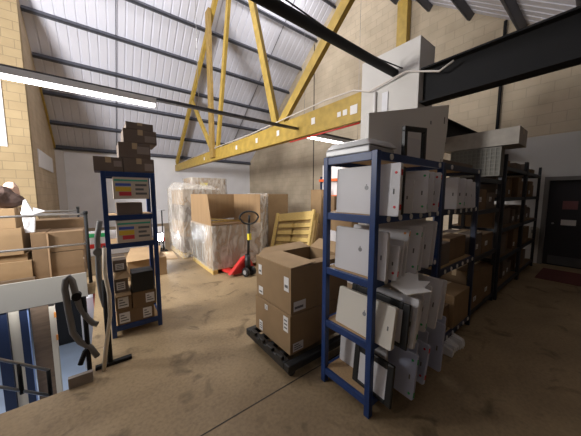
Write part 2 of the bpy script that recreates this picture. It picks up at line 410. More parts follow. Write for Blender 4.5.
# unseen tube and wide area light added to brighten the lower level
for x in (-1.6,):
    tag(MB().box(x-.75, x+.75, 7.0, 7.05, -.36, -.30).build('tube_light', TUBE), 'added unseen tube light under the mezzanine slab', 'light')
area('added_lower_glow', (-1.6, 6.6, -.4), (0, 0, 0), 2.5, 2.0, 40, (.92, .95, 1))

# ------------------------------------------------------------------ cartons
def carton(name, lab, x0, x1, y0, y1, z0, z1, m=CARD, group=None, tape='x', labels=(), rz=0, cat='box', taped=True):
    """closed carton; tape runs along the x or y axis of the top; labels: (face, u0, u1, v0, v1)"""
    dx, dy, dz = x1-x0, y1-y0, z1-z0
    t = thing(name, lab, cat, ((x0+x1)/2, (y0+y1)/2, z0), rz, group)
    hx, hy = dx/2, dy/2
    mb = MB()
    mb.box(-hx, hx, -hy, hy, 0, dz-.004)
    if tape == 'x': mb.box(-hx, hx, -hy, -.0015, dz-.004, dz); mb.box(-hx, hx, .0015, hy, dz-.004, dz)
    else: mb.box(-hx, -.0015, -hy, hy, dz-.004, dz); mb.box(.0015, hx, -hy, hy, dz-.004, dz)
    mb.build('carton_body', m, t, min(.004, dz*.03))
    e = .0012; w = .025
    if taped:
        mb = MB()
        if tape == 'x':
            mb.box(-hx-e, hx+e, -w, w, dz-.001, dz+e)
            for s in (-1, 1): mb.box(min(s*hx, s*(hx+e)), max(s*hx, s*(hx+e)), -w, w, dz-min(.08, dz*.4), dz)
        else:
            mb.box(-w, w, -hy-e, hy+e, dz-.001, dz+e)
            for s in (-1, 1): mb.box(-w, w, min(s*hy, s*(hy+e)), max(s*hy, s*(hy+e)), dz-min(.08, dz*.4), dz)
        mb.build('packing_tape', TAPE, t)
    for (face, u0, u1, v0, v1) in labels:
        mb = MB(); q = MB()
        if face == '-x':
            mb.box(-hx-.003, -hx-.0005, -hy+u0, -hy+u1, v0, v1)
            for k in range(3): q.box(-hx-.004, -hx-.0028, -hy+u0+.012, -hy+u1-.012-(.02*k if u1-u0 > .08 else 0), v0+(v1-v0)*(.2+.25*k), v0+(v1-v0)*(.3+.25*k))
        else:
            mb.box(-hx+u0, -hx+u1, -hy-.003, -hy-.0005, v0, v1)
            for k in range(3): q.box(-hx+u0+.012, -hx+u1-.012-(.02*k if u1-u0 > .08 else 0), -hy-.004, -hy-.0028, v0+(v1-v0)*(.2+.25*k), v0+(v1-v0)*(.3+.25*k))
        l = mb.build('paper_label', PAPER, t, label='white printed label'); q.build('label_print', PRINT, l)
    return t

# ---- black dolly with two big cartons
X0, X1, Y0, Y1 = 1.26, 2.02, 1.63, 2.23
t = thing('pallet_dolly', 'black plastic wheeled dolly under the two big cartons', 'dolly', ((X0+X1)/2-.02, (Y0+Y1)/2-.03, 0))
mb = MB(); hx, hy = .47, .38
mb.box(-hx, hx, -hy, -hy+.07, .09, .16); mb.box(-hx, hx, hy-.07, hy, .09, .16)
mb.box(-hx, -hx+.07, -hy+.07, hy-.07, .09, .16); mb.box(hx-.07, hx, -hy+.07, hy-.07, .09, .16)
for y in (-.17, 0, .17): mb.box(-hx+.07, hx-.07, y-.03, y+.03, .10, .15)
mb.build('deck', BLACKP, t, .008)
for k in range(4):
    MB().box(-hx-.004, -hx+.03, -hy+.10+k*.155, -hy+.19+k*.155, .16, .19).build('raised_lug', BLACKP, t, .006)
for sx in (-1, 1):
    for sy in (-1, 1):
        c = MB().box(sx*.38-.03, sx*.38+.03, sy*.3-.035, sy*.3+.035, .05, .09).build('caster', BLACKP, t)
        MB().cyl((sx*.38, sy*.3-.015, .04), (sx*.38, sy*.3+.015, .04), .04, 16).build('wheel', mat('caster_tyre', (.04, .04, .04), .6), c)
carton('large_carton', 'large closed cardboard carton on the black dolly, beneath the open one', X0-.014, X1, Y0-.008, Y1+.006, .163, .528, CARD, labels=(('-x', .03, .10, .20, .34), ('-x', .47, .53, .02, .12), ('-x', .37, .42, .28, .33), ('-y', .03, .15, .02, .10)), group='big cartons on the dolly', tape='x', taped=False)
t = thing('large_carton', 'large open cardboard carton with raised flaps, topmost on the black dolly', 'box', ((X0+X1)/2, (Y0+Y1)/2, .533), 0, 'big cartons on the dolly')
hx, hy, dz, w = (X1-X0)/2, (Y1-Y0)/2, .42, .006
mb = MB(); mb.box(-hx, hx, -hy, hy, 0, w); mb.box(-hx, -hx+w, -hy, hy, w, dz); mb.box(hx-w, hx, -hy, hy, w, dz)
mb.box(-hx+w, hx-w, -hy, -hy+w, w, dz); mb.box(-hx+w, hx-w, hy-w, hy, w, dz); mb.build('carton_body', CARD, t)
MB().hexa([(-hx, -hy, dz), (-hx, hy, dz), (-hx+.30, hy-.02, dz+.01), (-hx+.30, -hy+.01, dz+.01), (-hx, -hy, dz+w), (-hx, hy, dz+w), (-hx+.30, hy-.02, dz+.01+w), (-hx+.30, -hy+.01, dz+.01+w)]).build('flap', CARDL, t)
MB().hexa([(hx-w, -hy+.01, dz), (hx, -hy+.01, dz), (hx, hy-.01, dz), (hx-w, hy-.01, dz), (hx+.16, -hy-.0, dz+.07), (hx+.16, -hy, dz+.076), (hx+.16, hy, dz+.086), (hx+.16, hy, dz+.08)]).build('flap', CARDL, t)
MB().hexa([(-hx+.02, -hy, dz), (hx, -hy, dz), (hx, -hy+w, dz), (-hx+.02, -hy+w, dz), (-hx+.05, -hy+.20, dz-.02), (hx-.03, -hy+.2, dz-.03), (hx-.03, -hy+.206, dz-.035), (-hx+.05, -hy+.206, dz-.025)]).build('flap', CARD, t)
MB().hexa([(-hx+.02, hy-w, dz), (hx, hy-w, dz), (hx, hy, dz), (-hx+.02, hy, dz), (-hx+.2, hy+.16, dz+.02), (hx, hy+.18, dz+.03), (hx, hy+.18+w, dz+.035), (-hx+.2, hy+.16+w, dz+.025)]).build('flap', CARDL, t)
for (f_, u0, u1, v0, v1) in (('-x', .03, .10, .20, .33), ('-x', .47, .55, .03, .11), ('-x', .49, .55, .24, .34), ('-y', .03, .17, .02, .11)):
    if f_ == '-x': a = MB().box(-hx-.003, -hx-.0005, -hy+u0, -hy+u1, v0, v1); b_ = MB().box(-hx-.004, -hx-.003, -hy+u0+.012, -hy+u1-.012, v0+(v1-v0)*.25, v0+(v1-v0)*.45)
    else: a = MB().box(-hx+u0, -hx+u1, -hy-.003, -hy-.0005, v0, v1); b_ = MB().box(-hx+u0+.01, -hx+u1-.03, -hy-.004, -hy-.003, v0+(v1-v0)*.25, v0+(v1-v0)*.5)
    l = a.build('paper_label', PAPER, t, label='white printed label'); b_.build('label_print', PRINT, l)

# ------------------------------------------------------------------ racks
def rack(name, lab, x0, x1, y0, y1, H, shelves, m=BLUE, beamh=.055, postw=.045, board=CHIP, dots=True, right_posts=True, group=None, left_posts=True):
    t = thing(name, lab, 'rack', (x0, y0, 0), 0, group)
    W, D = x1-x0, y1-y0
    for (px, py, on) in ((0, 0, left_posts), (0, D-postw, left_posts), (W-postw, 0, right_posts), (W-postw, D-postw, right_posts)):
        if not on: continue
        mb = MB(); q = .006
        sx = 1 if px == 0 else -1
        mb.box(px, px+postw, py, py+postw, 0, H)
        p = mb.build('post', m, t, .004)
    for z in shelves:
        MB().box(postw, W-postw, .004, .03, z-beamh, z).build('front_beam', m, t, .003)
        MB().box(postw, W-postw, D-.03, D-.004, z-beamh, z).build('rear_beam', m, t, .003)
        MB().box(.004, .03, postw, D-postw, z-beamh, z).build('side_beam', m, t, .003)
        MB().box(W-.03, W-.004, postw, D-postw, z-beamh, z).build('side_beam', m, t, .003)
        MB().box(.031, W-.031, .031, D-.031, z-.016, z+.001).build('shelf_board', board, t)
        if dots == 'labels' and z < 1.6 or dots == 'labels' and z > 1.8:
            zs = z-beamh/2
            n = 6 if z < 1.6 else 2
            for k in range(n):
                xx = .16+k*(W-.25)/(n-1) if n > 2 else .17+k*.78
                mb = MB(); mb.cyl((xx, .004, zs), (xx, -.002, zs), .021, 16)
                mb.build('round_label', PAPER, t, label='round white label')
    return t
RX0, RX1, RY0, RY1 = 1.41, 2.46, .92, 1.40
rack('shelving_rack', 'blue steel rack full of white panels in the right foreground', RX0, RX1, RY0, RY1, 1.885, (.13, .56, 1.01, 1.455, 1.88), BLUE, dots='labels', group='blue shelving racks')
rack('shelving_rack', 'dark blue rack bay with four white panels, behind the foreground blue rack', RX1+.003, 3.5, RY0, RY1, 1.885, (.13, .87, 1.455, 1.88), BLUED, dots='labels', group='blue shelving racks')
rack('shelving_rack', 'narrow blue steel rack standing by the stairwell at left', 0, .50, 3.23, 3.68, 1.84, (.12, 1.06, 1.37, 1.84), BLUE, dots=True, group='blue shelving racks')

def panel(x, y, z, wd, h, th, yaw, lean, lab, m=PWHITE, stickers=(), mark=True, frame=False, rad=.014, group='white panels on the rack'):
    """thin upright panel: width along local +y, thickness along x; origin bottom front"""
    t = thing('display_panel', lab, 'panel', (x, y, z), group=group, rot=Euler((0, lean, yaw), 'XYZ'))
    def rr(w0, w1, z0, z1, r_):
        pts = []
        for (cx, cz, a0) in ((w1-r_, z1-r_, 0), (w0+r_, z1-r_, 90), (w0+r_, z0+r_, 180), (w1-r_, z0+r_, 270)):
            for k in range(5):
                a = R(a0+k*22.5); pts.append((cx+r_*math.cos(a), cz+r_*math.sin(a)))
        return pts
    if frame:
        mb = MB(); b = .05
        mb.box(0, th, 0, b, 0, h); mb.box(0, th, wd-b, wd, 0, h); mb.box(0, th, b, wd-b, h-b, h); mb.box(0, th, b, wd-b, 0, b*.6)
        mb.build('frame_surround', BLACKP, t, .006)
        MB().box(th*.3, th*.7, b, wd-b, b*.6, h-b).build('frame_infill', m, t)
        return t
    MB().prism(rr(0, wd, 0, h, rad), 'x', 0, th).build('panel_board', m, t, .003)
    if mark:
        mb = MB(); mb.cyl((-.001, wd*.47, h*.55), (.001, wd*.47, h*.55), .016, 14); mb.box(-.0012, .001, wd*.47-.003, wd*.47+.005, h*.55+.016, h*.55+.026)
        mb.build('centre_mark', mat('mark_grey', (.25, .25, .26), .4), t)
        MB().box(-.001, .001, .035, .045, h*.42, h*.52).build('edge_slot', PRINT, t)
    for (u, v, sm) in stickers:
        MB().cyl((-.0015, u, v), (th*.5, u, v), .009, 12).build('corner_sticker', sm, t, label={'red_sticker': 'red dot', 'green_sticker': 'green dot', 'orange_sticker': 'orange dot'}[sm.name])
        MB().box(th*.2, th*.8, -.0015, .02, v-.018, v+.018).build('edge_sticker', sm, t)
    return t
# shelf 1 (z 1.455)
Z = 1.457
panel(1.475, .80, Z, .52, .34, .03, 0, .03, 'white panel with two red dots, nearest the corner post on the upper shelf', stickers=((.03, .06, REDS), (.03, .28, REDS)))
panel(1.64, .86, Z, .40, .33, .02, R(3), .02, 'black framed panel behind the red dotted one on the upper shelf', frame=True, group=None)
panel(1.79, .87, Z, .34, .25, .02, R(10), .10, 'short plain white panel behind the black frame on the upper shelf')
panel(1.93, .83, Z, .42, .33, .025, R(16), .20, 'white panel with green dots leaning in the middle of the upper shelf', stickers=((.03, .05, GREEN), (.03, .29, GREEN)))
panel(2.04, .84, Z, .46, .33, .025, R(12), .22, 'plain white panel right of the green dotted one on the upper shelf')
panel(2.15, .84, Z, .46, .33, .025, R(8), .22, 'white panel with red dots at the right end of the upper shelf', stickers=((.03, .06, REDS), (.03, .29, REDS)))
# shelf 2 (z 1.01)
Z = 1.012
panel(1.47, .87, Z, .45, .335, .03, 0, .04, 'large white panel with a grey centre mark, nearest the post on the middle shelf')
panel(1.54, .83, Z, .46, .24, .02, R(3), .16, 'low white panel with a red dot on its edge on the middle shelf', stickers=((.03, .05, REDS),))
panel(1.60, .84, Z, .46, .27, .02, R(4), .20, 'low plain white panel third from the post on the middle shelf')
panel(1.68, .85, Z, .46, .34, .022, R(6), .20, 'white panel with an orange dot at its top on the middle shelf', stickers=((.03, .31, ORS),))
panel(1.80, .82, Z, .46, .36, .022, R(10), .30, 'white panel with two green dots leaning on the middle shelf', stickers=((.03, .05, GREEN), (.03, .3, GREEN)))
panel(1.90, .84, Z, .45, .36, .022, R(9), .27, 'plain white leaning panel right of the green dotted one on the middle shelf')
panel(2.01, .83, Z, .45, .36, .022, R(7), .24, 'plain white leaning panel, second from the right on the middle shelf')
panel(2.13, .85, Z, .45, .37, .022, R(5), .20, 'plain white leaning panel, rightmost on the middle shelf')
# shelf 3 (z .56)
Z = .562
panel(1.45, .80, Z, .50, .29, .035, R(-2), .16, 'white rounded panel in a cream sleeve, nearest the post on the third shelf', mat('panel_cream', (.70, .66, .58), .5), stickers=())
panel(1.53, .74, Z, .5, .31, .02, R(-4), .10, 'black framed panel just behind the cream sleeved one on the third shelf', frame=True, group=None)
panel(1.58, .72, Z, .5, .34, .03, R(-5), .16, 'white panel overhanging the edge behind the black frame on the third shelf')
for i in range(6):
    panel(1.66+i*.10, .74+.025*((i*2) % 3), Z, .50, (.34, .37, .35, .38, .36, .33)[i], .022, R((2, -10, 6, -6, 9, 2)[i]), (.30, .22, .34, .26, .30, .24)[i],
          ['white panel with a green dot low on the third shelf', 'plain white panel third from the left among those fanned out on the third shelf', 'white panel with a green dot near the middle of the third shelf',
           'plain white panel just right of the middle of the third shelf', 'white panel second from the right on the third shelf', 'white panel rightmost on the third shelf'][i], stickers=((.03, .05, GREEN),) if i in (0, 2) else ())
# loose white sheets crossing above shelf 3
t = thing('folded_sheet', 'bright white folded card lying on top of the third shelf panels', 'card', (1.55, .76, .935), rot=Euler((R(14), R(-10), R(-8))))
MB().prism([(0, 0), (.17, -.07), (.16, -.02), (.26, .0), (.20, .05), (.30, .12), (.10, .2), (.0, .12)], 'z', 0, .006).build('card', mat('bright_card', (.85, .84, .82), .5), t)
# shelf 4 (z .13)
Z = .132
panel(1.60, .92, Z, .44, .33, .02, 0, .06, 'white panel at the back corner of the bottom shelf behind the post')
panel(1.47, .80, Z, .34, .30, .025, R(-4), .10, 'black framed panel with white centre on the bottom shelf nearest the post', frame=True, group=None)
LABS = ['bluish white panel with green tape top and bottom on the bottom shelf', 'bluish white panel behind the green taped one on the bottom shelf', 'bluish white panel with red dots on the bottom shelf',
        'bluish white panel right of the red dotted one on the bottom shelf', 'large bluish white panel overhanging the bottom shelf near the right post', 'bluish white panel rightmost on the bottom shelf']
for i, x in enumerate((1.66, 1.76, 1.87, 1.99, 2.12, 2.26)):
    big = i >= 4
    panel(x, (.74, .79, .76, .82, .74, .79)[i], Z, .50, .40 if big else (.33, .35, .31, .34)[i], .025, R((-4, 6, -8, 3, -6, -2)[i]), (.14, .22, .18, .24, .10, .14)[i], LABS[i], PBLUE,
          stickers=((.03, .04, GREEN), (.03, .28, GREEN)) if i == 0 else ((.03, .06, REDS), (.03, .27, REDS)) if i == 2 else (), group='bluish panels on the bottom shelf')
# bay 2 shelf 1 panels
Z = 1.457
for i, x in enumerate((2.62, 2.80, 2.98, 3.16)):
    panel(x, .86, Z, .48, .30 if i < 3 else .28, .03, R((-4, 4, 8, 30)[i]), .05+.05*i, ['grey white panel leftmost in the dark rack bay', 'grey white panel with green edge dots in the dark rack bay', 'grey white panel third along in the dark rack bay', 'brightest white panel at the right end of the dark rack bay'][i],
          stickers=((.03, .05, GREEN),) if i == 1 else (), group='panels in the second rack bay')

# top of rack: white big panel, black frame, grey trays
t = thing('sign_board', 'big white board standing on top of the foreground rack', 'board', (1.62, 1.14, 1.885), rot=Euler((0, 0, R(-10))))
MB().prism([(0, 0), (.95, 0), (.99, .30), (1.0, .54), (0, .32)], 'y', 0, .035).build('board', mat('board_white', (.80, .78, .75), .5), t, .003)
MB().box(.93, .945, -.001, .01, .36, .42).build('slot', PRINT, t); MB().box(.73, .75, -.001, .01, .33, .36).build('slot', mat('mark_grey', (.25, .25, .26), .4), t)
t = thing('black_stand', 'black bracket frame in front of the white board on the rack top', 'stand', (1.82, .96, 1.883), R(-4))
mb = MB(); mb.box(0, .035, 0, .03, 0, .19); mb.box(.27, .305, 0, .03, 0, .23)
mb.hexa([(0, 0, .19), (.305, 0, .215), (.305, .03, .215), (0, .03, .19), (0, 0, .225), (.305, 0, .25), (.305, .03, .25), (0, .03, .225)]); mb.build('bracket', BLACKP, t, .004)
MB().box(.06, .24, .012, .02, .005, .15).build('backing_card', PWHITE, t)
t = thing('tray_stack', 'grey plastic trays stacked on the near corner of the foreground rack', 'tray', (1.44, 1.0, 1.883), R(3))
MB().box(0, .34, .0, .39, 0, .05).build('lower_tray', GREYL, t, .01)
MB().hexa([(.0, .0, .055), (.36, -.02, .055), (.37, .39, .055), (.02, .41, .055), (.04, .05, .105), (.30, .02, .11), (.33, .36, .125), (.06, .38, .11)]).build('upper_tray', mat('tray_film', (.55, .55, .54), .2), t, .012)
tag(MB().box(2.52, 3.4, .98, 1.36, 1.885, 1.93).build('flat_carton', CARDG, None, .004), 'flat grey brown carton lying on the dark rack bay behind the white board', 'box')

# ---- tall dark racking beyond
def tall(x0, x1, lab):
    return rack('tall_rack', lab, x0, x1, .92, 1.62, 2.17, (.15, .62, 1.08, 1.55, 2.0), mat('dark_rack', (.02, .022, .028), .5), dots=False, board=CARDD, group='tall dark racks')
tall(4.62, 6.1, 'tall dark rack packed with cartons beyond the blue racks')
tall(6.12, 7.55, 'tall dark rack of cartons nearest the door wall')
rack('tall_rack', 'low dark rack bay between the blue racks and the tall rack', 3.52, 4.6, .95, 1.42, 1.85, (.12, .8, 1.4, 1.8), mat('dark_rack', (.02, .022, .028), .5), dots=False, board=CARDD, group='tall dark racks')
# mesh crate and flat carton on top
t = thing('mesh_crate', 'grey mesh crate at the end of the tall dark rack under a long carton', 'crate', (4.40, .95, 1.855))
mb = MB()
for k in range(12): mb.box(0, .008, k*.055, k*.055+.016, 0, .40)
for k in range(8): mb.box(-.002, .006, 0, .62, k*.055, k*.055+.014)
mb.build('end_mesh', mat('mesh_grey', (.20, .19, .165), .6), t)
MB().box(.012, .19, 0, .62, 0, .40).build('crate_body', mat('crate_dull', (.17, .165, .14), .7), t, .004)
carton('long_carton', 'long beige grey carton lying across the mesh crate by the block wall', 4.42, 4.9, .78, 1.68, 2.27, 2.50, PALEY, tape='y')
# dark rack contents
rng = random.Random(3)
shelfn = {.15: 'bottom', .62: 'second', 1.08: 'middle', 1.55: 'fourth', 2.0: 'top'}
for (xa, xb, rk) in ((4.68, 6.05, 'nearer tall rack'), (6.18, 7.5, 'tall rack by the door')):
    for z in (.15, .62, 1.08, 1.55, 2.0):
        x = xa; k = 0
        while x < xb-.25:
            w_ = rng.uniform(.26, .42); h_ = rng.uniform(.2, .36) if z < 2 else rng.uniform(.08, .2)
            w_ = min(w_, xb-x)
            place = ['at the left end', 'second from the left', 'third from the left', 'fourth from the left', 'fifth from the left'][k]
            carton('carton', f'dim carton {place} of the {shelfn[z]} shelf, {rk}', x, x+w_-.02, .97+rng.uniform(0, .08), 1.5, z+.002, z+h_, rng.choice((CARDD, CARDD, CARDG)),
                   labels=(('-y', .03, .12, .05, .12),) if rng.random() < .5 else (), group='cartons on the tall dark racks')
            x += w_+.01; k += 1
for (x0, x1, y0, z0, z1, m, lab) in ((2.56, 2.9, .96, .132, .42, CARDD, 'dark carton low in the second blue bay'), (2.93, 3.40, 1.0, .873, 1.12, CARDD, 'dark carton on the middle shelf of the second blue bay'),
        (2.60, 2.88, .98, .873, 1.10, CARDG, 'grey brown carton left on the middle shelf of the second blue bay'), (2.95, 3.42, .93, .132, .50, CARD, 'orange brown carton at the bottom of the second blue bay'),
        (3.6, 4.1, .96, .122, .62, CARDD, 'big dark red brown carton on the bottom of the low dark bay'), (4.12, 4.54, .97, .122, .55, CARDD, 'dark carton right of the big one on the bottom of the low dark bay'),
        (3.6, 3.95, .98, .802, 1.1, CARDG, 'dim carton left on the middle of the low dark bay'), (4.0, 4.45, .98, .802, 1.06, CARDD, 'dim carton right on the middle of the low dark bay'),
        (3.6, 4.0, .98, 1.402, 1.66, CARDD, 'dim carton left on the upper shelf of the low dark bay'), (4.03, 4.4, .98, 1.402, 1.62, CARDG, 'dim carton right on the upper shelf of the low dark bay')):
    carton('carton', lab, x0, x1, y0, 1.36, z0, z1, m, labels=(('-y', .1, .2, .1, .16),) if x0 > 3 else (), group='cartons in the dark bays')
mb = MB(); 
for k in range(7):
    a = k*.9; mb.hexa([(k*.05, -.05+.02*math.sin(a), .0), (k*.05+.09, -.04, .0), (k*.05+.08, .08, .01), (k*.05, .07, .0), (k*.05+.01, -.05, .07+.03*math.sin(a*2)), (k*.05+.08, -.03, .05), (k*.05+.07, .07, .08), (k*.05+.02, .06, .09)])
o = mb.build('plastic_wrap', POLY, None, .01); o.location = (2.62, .86, .0); tag(o, 'crumpled white plastic on the floor beside the dark rack bay', 'plastic')

# ------------------------------------------------------------------ door wall
dz = 1.90
d = struct('door_1', MB().box(XG+.06, XG+.1, -.26, .86, 0, 1.93), mat('door_dark', (.022, .02, .025), .5))
MB().box(XG+.052, XG+.06, -.15, .75, .03, .22).build('kick_plate', mat('kick', (.10, .10, .11), .5), d)
MB().box(XG+.052, XG+.06, .38, .60, 1.27, 1.45).build('door_notice', mat('notice_red', (.25, .10, .10), .6), d)
MB().box(XG+.052, XG+.06, .38, .60, .92, 1.04).build('door_notice', PAPER, d)
MB().cyl((XG+.06, .72, .95), (XG+.01, .72, .95), .02, 10).build('door_handle', GREYL, d)
fr = MB(); fr.box(XG-.05, XG+.02, .82, .90, 0, 1.98); fr.box(XG-.05, XG+.02, -.31, -.23, 0, 1.98); fr.box(XG-.05, XG+.02, -.23, .82, 1.90, 1.98)
struct('trim_5', fr, mat('door_frame', (.16, .15, .14), .6), .004)
t = thing('wall_dispenser', 'small pale dispenser box on the wall left of the door', 'dispenser', (XG-.10, .99, .42))
MB().box(0, .068, -.07, .07, 0, .42).build('housing', PALEY, t, .02); MB().box(-.004, 0, -.04, .04, .28, .36).build('window', PRINT, t)
tag(MB().box(6.5, 7.5, .1, .75, 0, .012).build('door_mat', mat('mat_red', (.16, .05, .045), .95), None, .004), 'dull red mat on the floor before the door', 'mat')

# ------------------------------------------------------------------ left rack contents
def hang_sign(z1, h, x0, w_, lab):
    t = thing('printed_card_box', lab, 'box', (x0, 3.215, z1-h), group='printed boxes in the narrow rack')
    MB().box(0, w_, 0, .16, 0, h).build('carton_body', mat('pale_print_card', (.60, .52, .44), .7), t, .003)
    MB().box(.02, .16, -.002, .0, h*.35, h*.55).build('printed_band', PYEL, t, label='yellow print')
    MB().box(.02, .16, -.002, .0, h*.6, h*.72).build('printed_band', PBLU, t, label='blue print')
    MB().box(.05, .16, -.003, .0, h*.15, h*.33).build('printed_band', PRED, t, label='red print')
    MB().box(.01, w_-.01, -.002, .0, h*.82, h*.9).build('printed_band', GPRINT, t, label='green print')
    for r_ in range(3): MB().box(.20, w_-.02-(.03 if r_ == 1 else 0), -.002, .0, h*(.2+.2*r_), h*(.3+.2*r_)).build('printed_text_bar', PRINT, t, label='black printed bar')
hang_sign(1.782, .235, .10, .33, 'printed pale box just under the top beam of the narrow rack')
hang_sign(1.31, .245, .105, .33, 'printed pale box just above the middle beam of the narrow rack')
LR = 'cartons in the narrow rack'
carton('carton', 'plain grey brown carton on the upper middle shelf of the narrow rack', .12, .36, 3.25, 3.5, 1.372, 1.505, CARDG, LR, tape='x')
for (x0, x1, y0, z0, z1, m, lab, lb) in (
    (.055, .42, 3.25, .122, .29, CARDD, 'wide carton with labels along the bottom shelf of the narrow rack', (('-y', .02, .12, .02, .14), ('-y', .25, .34, .02, .14))),
    (.05, .20, 3.25, .292, .47, CARDD, 'carton with white label low in the left column of the narrow rack', (('-y', .02, .12, .03, .15),)),
    (.21, .45, 3.25, .292, .47, CARDD, 'carton with white label under the black box in the narrow rack', (('-y', .13, .22, .03, .14),)),
    (.05, .18, 3.26, .50, .67, CARDG, 'grey carton midway up the left column of the narrow rack', (('-y', .02, .10, .03, .12),)),
    (.05, .175, 3.26, .74, .87, CARDG, 'small grey carton topmost in the left column of the narrow rack', (('-y', .02, .1, .02, .09),))):
    carton('carton', lab, x0, x1, y0, y0+.34, z0, z1, m, LR, labels=lb)
carton('black_box', 'black box near the middle of the narrow rack', .215, .43, 3.24, 3.46, .472, .70, BLACKP, tape='x', taped=False)
tag(MB().hexa([(.055, 3.2, .472), (.20, 3.2, .472), (.20, 3.5, .472), (.055, 3.5, .472), (.06, 3.24, .499), (.19, 3.22, .499), (.19, 3.5, .499), (.06, 3.5, .499)]).build('folded_flap_sheet', CARDL), 'pale folded cardboard between the lower two left cartons of the narrow rack', 'cardboard')
tag(MB().hexa([(.055, 3.2, .672), (.21, 3.2, .672), (.20, 3.5, .672), (.055, 3.5, .672), (.06, 3.22, .738), (.17, 3.3, .738), (.19, 3.5, .738), (.06, 3.5, .738)]).build('folded_flap_sheet', CARDL), 'pale folded cardboard under the topmost left carton of the narrow rack', 'cardboard')
TOPG = 'cartons on top of the narrow rack'
for (x0, x1, z0, z1, lab, lb) in ((-.05, .20, 1.843, 1.99, 'brown carton with tape, left on top of the narrow rack', (('-y', .17, .24, .05, .11),)),
      (.205, .50, 1.843, 1.995, 'brown carton in the lowest layer, right on top of the narrow rack', (('-y', .2, .28, .02, .1),)),
      (.17, .47, 1.997, 2.16, 'brown carton in the middle of the stack on top of the narrow rack', (('-y', .17, .29, .05, .13),)),
      (.22, .54, 2.162, 2.31, 'brown carton second from the top on top of the narrow rack', (('-y', .2, .31, .02, .09),)),
      (.25, .51, 2.312, 2.385, 'flat brown carton topmost on the narrow rack', ())):
    t = carton('carton', lab, x0, x1, 3.24, 3.6, z0, z1, CARDG, TOPG, tape='y')
    for l in lb:
        MB().box(-(x1-x0)/2+l[1], -(x1-x0)/2+l[2], -.184, -.1805, l[3], l[4]).build('tape_patch', mat('tape_patch', (.30, .25, .22), .4), t)
# ------------------------------------------------------------------ stairwell surround
struct('trim_6', MB().box(-5.0, -.30, OY1-.03, OY1, -.22, .22), FASCIA)
def railing(lab, y, x0, xp, heights, posts, group='guard rails', m=GALV, base=0, h=1.27, foot=False):
    t = thing('guard_rail', lab, 'railing', (xp, y, base), group=group)
    for z in heights: MB().cyl((x0-xp, 0, z), (0, 0, z), .018, 10).build('rail', m, t)
    for px in posts:
        p = MB().cyl((px-xp, 0, 0), (px-xp, 0, h), .028, 10).build('post', BLACK, t)
        MB().cyl((px-xp, -.0, h-.02), (px-xp, 0, h+.03), .036, 10).build('post_cap', BLACK, p)
railing('guard rail with two pale tubes along the far side of the stairwell', 5.62, -4.5, -.25, (1.25, .72), (-.25, -2.6))
railing('second guard rail behind the left boxes', 9.0, -4.5, -.55, (1.15, 1.08), (-.55,), h=1.22)
t = thing('guard_rail', 'short black rail end post on its T foot beside the stairwell', 'railing', (-.03, 2.74, 0), group='guard rails')
MB().cyl((0, 0, .02), (0, 0, .82), .022, 12).build('post', BLACK, t)
MB().box(-.11, .17, -.025, .025, 0, .03).build('foot', BLACK, t, .004)
t = thing('hanging_lever', 'long grey padded lever hanging beside the left rack post', 'lever', (-.06, 3.0, .6))
MB().tube([(.03, 0, .74), (.0, 0, .58), (-.01, 0, .2), (.0, 0, 0), (.02, 0, -.12)], .024, 12).build('arm', GREYRUB, t)
MB().cyl((.0, -.03, .44), (.0, .03, .44), .04, 12).build('pivot', GREYRUB, t); MB().cyl((.03, 0, .42), (.045, .2, .45), .012, 8).build('pin', BLACK, t)
tag(MB().tube([(-.01, 2.72, 1.12), (-.02, 2.70, .9), (.0, 2.68, .7), (-.005, 2.68, .5), (-.05, 2.68, .22), (-.08, 2.68, .0)], .016, 8).build('cream_strap', CREAM), 'cream curved strap hanging down to the floor edge beside the black post', 'strap')
t = thing('stair_gate_loop', 'grey padded tube loop standing at the head of the stairs', 'gate', (-.18, 2.75, 0))
MB().tube([(-.06, -.02, .10), (-.02, 0, .2), (.02, 0, .24)], .02, 8).build('bracket', BLACK, t)
MB().tube([(.06, 0, .12), (.02, 0, .22), (-.05, 0, .30), (-.09, 0, .40), (-.105, 0, .6), (-.115, 0, .8), (-.105, 0, .88), (-.085, 0, .9), (-.065, 0, .86), (-.05, 0, .74), (-.03, 0, .62), (.01, 0, .5), (.05, 0, .44), (.08, 0, .42)], .024, 12).build('loop_tube', GREYRUB, t)
MB().cyl((-.045, -.035, .72), (-.045, .035, .72), .034, 12).build('clamp', BLACK, t); 
MB().cyl((0, 0, -.12), (0, 0, .7), .018, 10).build('post', BLACK, t)
t = thing('kick_plate_box', 'small grey brown block fixed at the floor edge by the stairs', 'block', (-.19, 2.60, -.06))
MB().box(-.12, .04, -.02, .02, 0, .15).build('plate', mat('plate_grey', (.26, .22, .19), .6), t, .004)
tag(MB().box(-.075, -.02, 2.86, 2.9, .0, .12).build('cable_tie_block', PAPER, None, .01), 'small white block at the foot of the black post', 'block')
# stairs and handrail below
t = thing('stair_flight', 'steel stair flight with tubular handrails going down through the floor opening', 'stairs', (-2.4, 2.7, -.2))
for k, dz_ in enumerate((0, -.27)):
    MB().cyl((.3, .5, 1.38+dz_), (1.89, .5, .09+dz_), .013, 10).build('handrail', GALV, t)
for x in (.35, 1.02, 1.70, 1.885):
    zt = 1.38-(x-.3)*.811
    MB().cyl((x, .5, zt-.30), (x, .5, zt), .016, 10).build('baluster', BLACK, t)
mb = MB()
for k in range(10): mb.box(1.9-k*.0-.24*(k+1)+.24*0, 1.9-.24*k, -.05, .42, -2.45+.2*k*1.0, -2.41+.2*k)
mb.build('treads', mat('tread_grey', (.10, .10, .11), .6, .3), t)
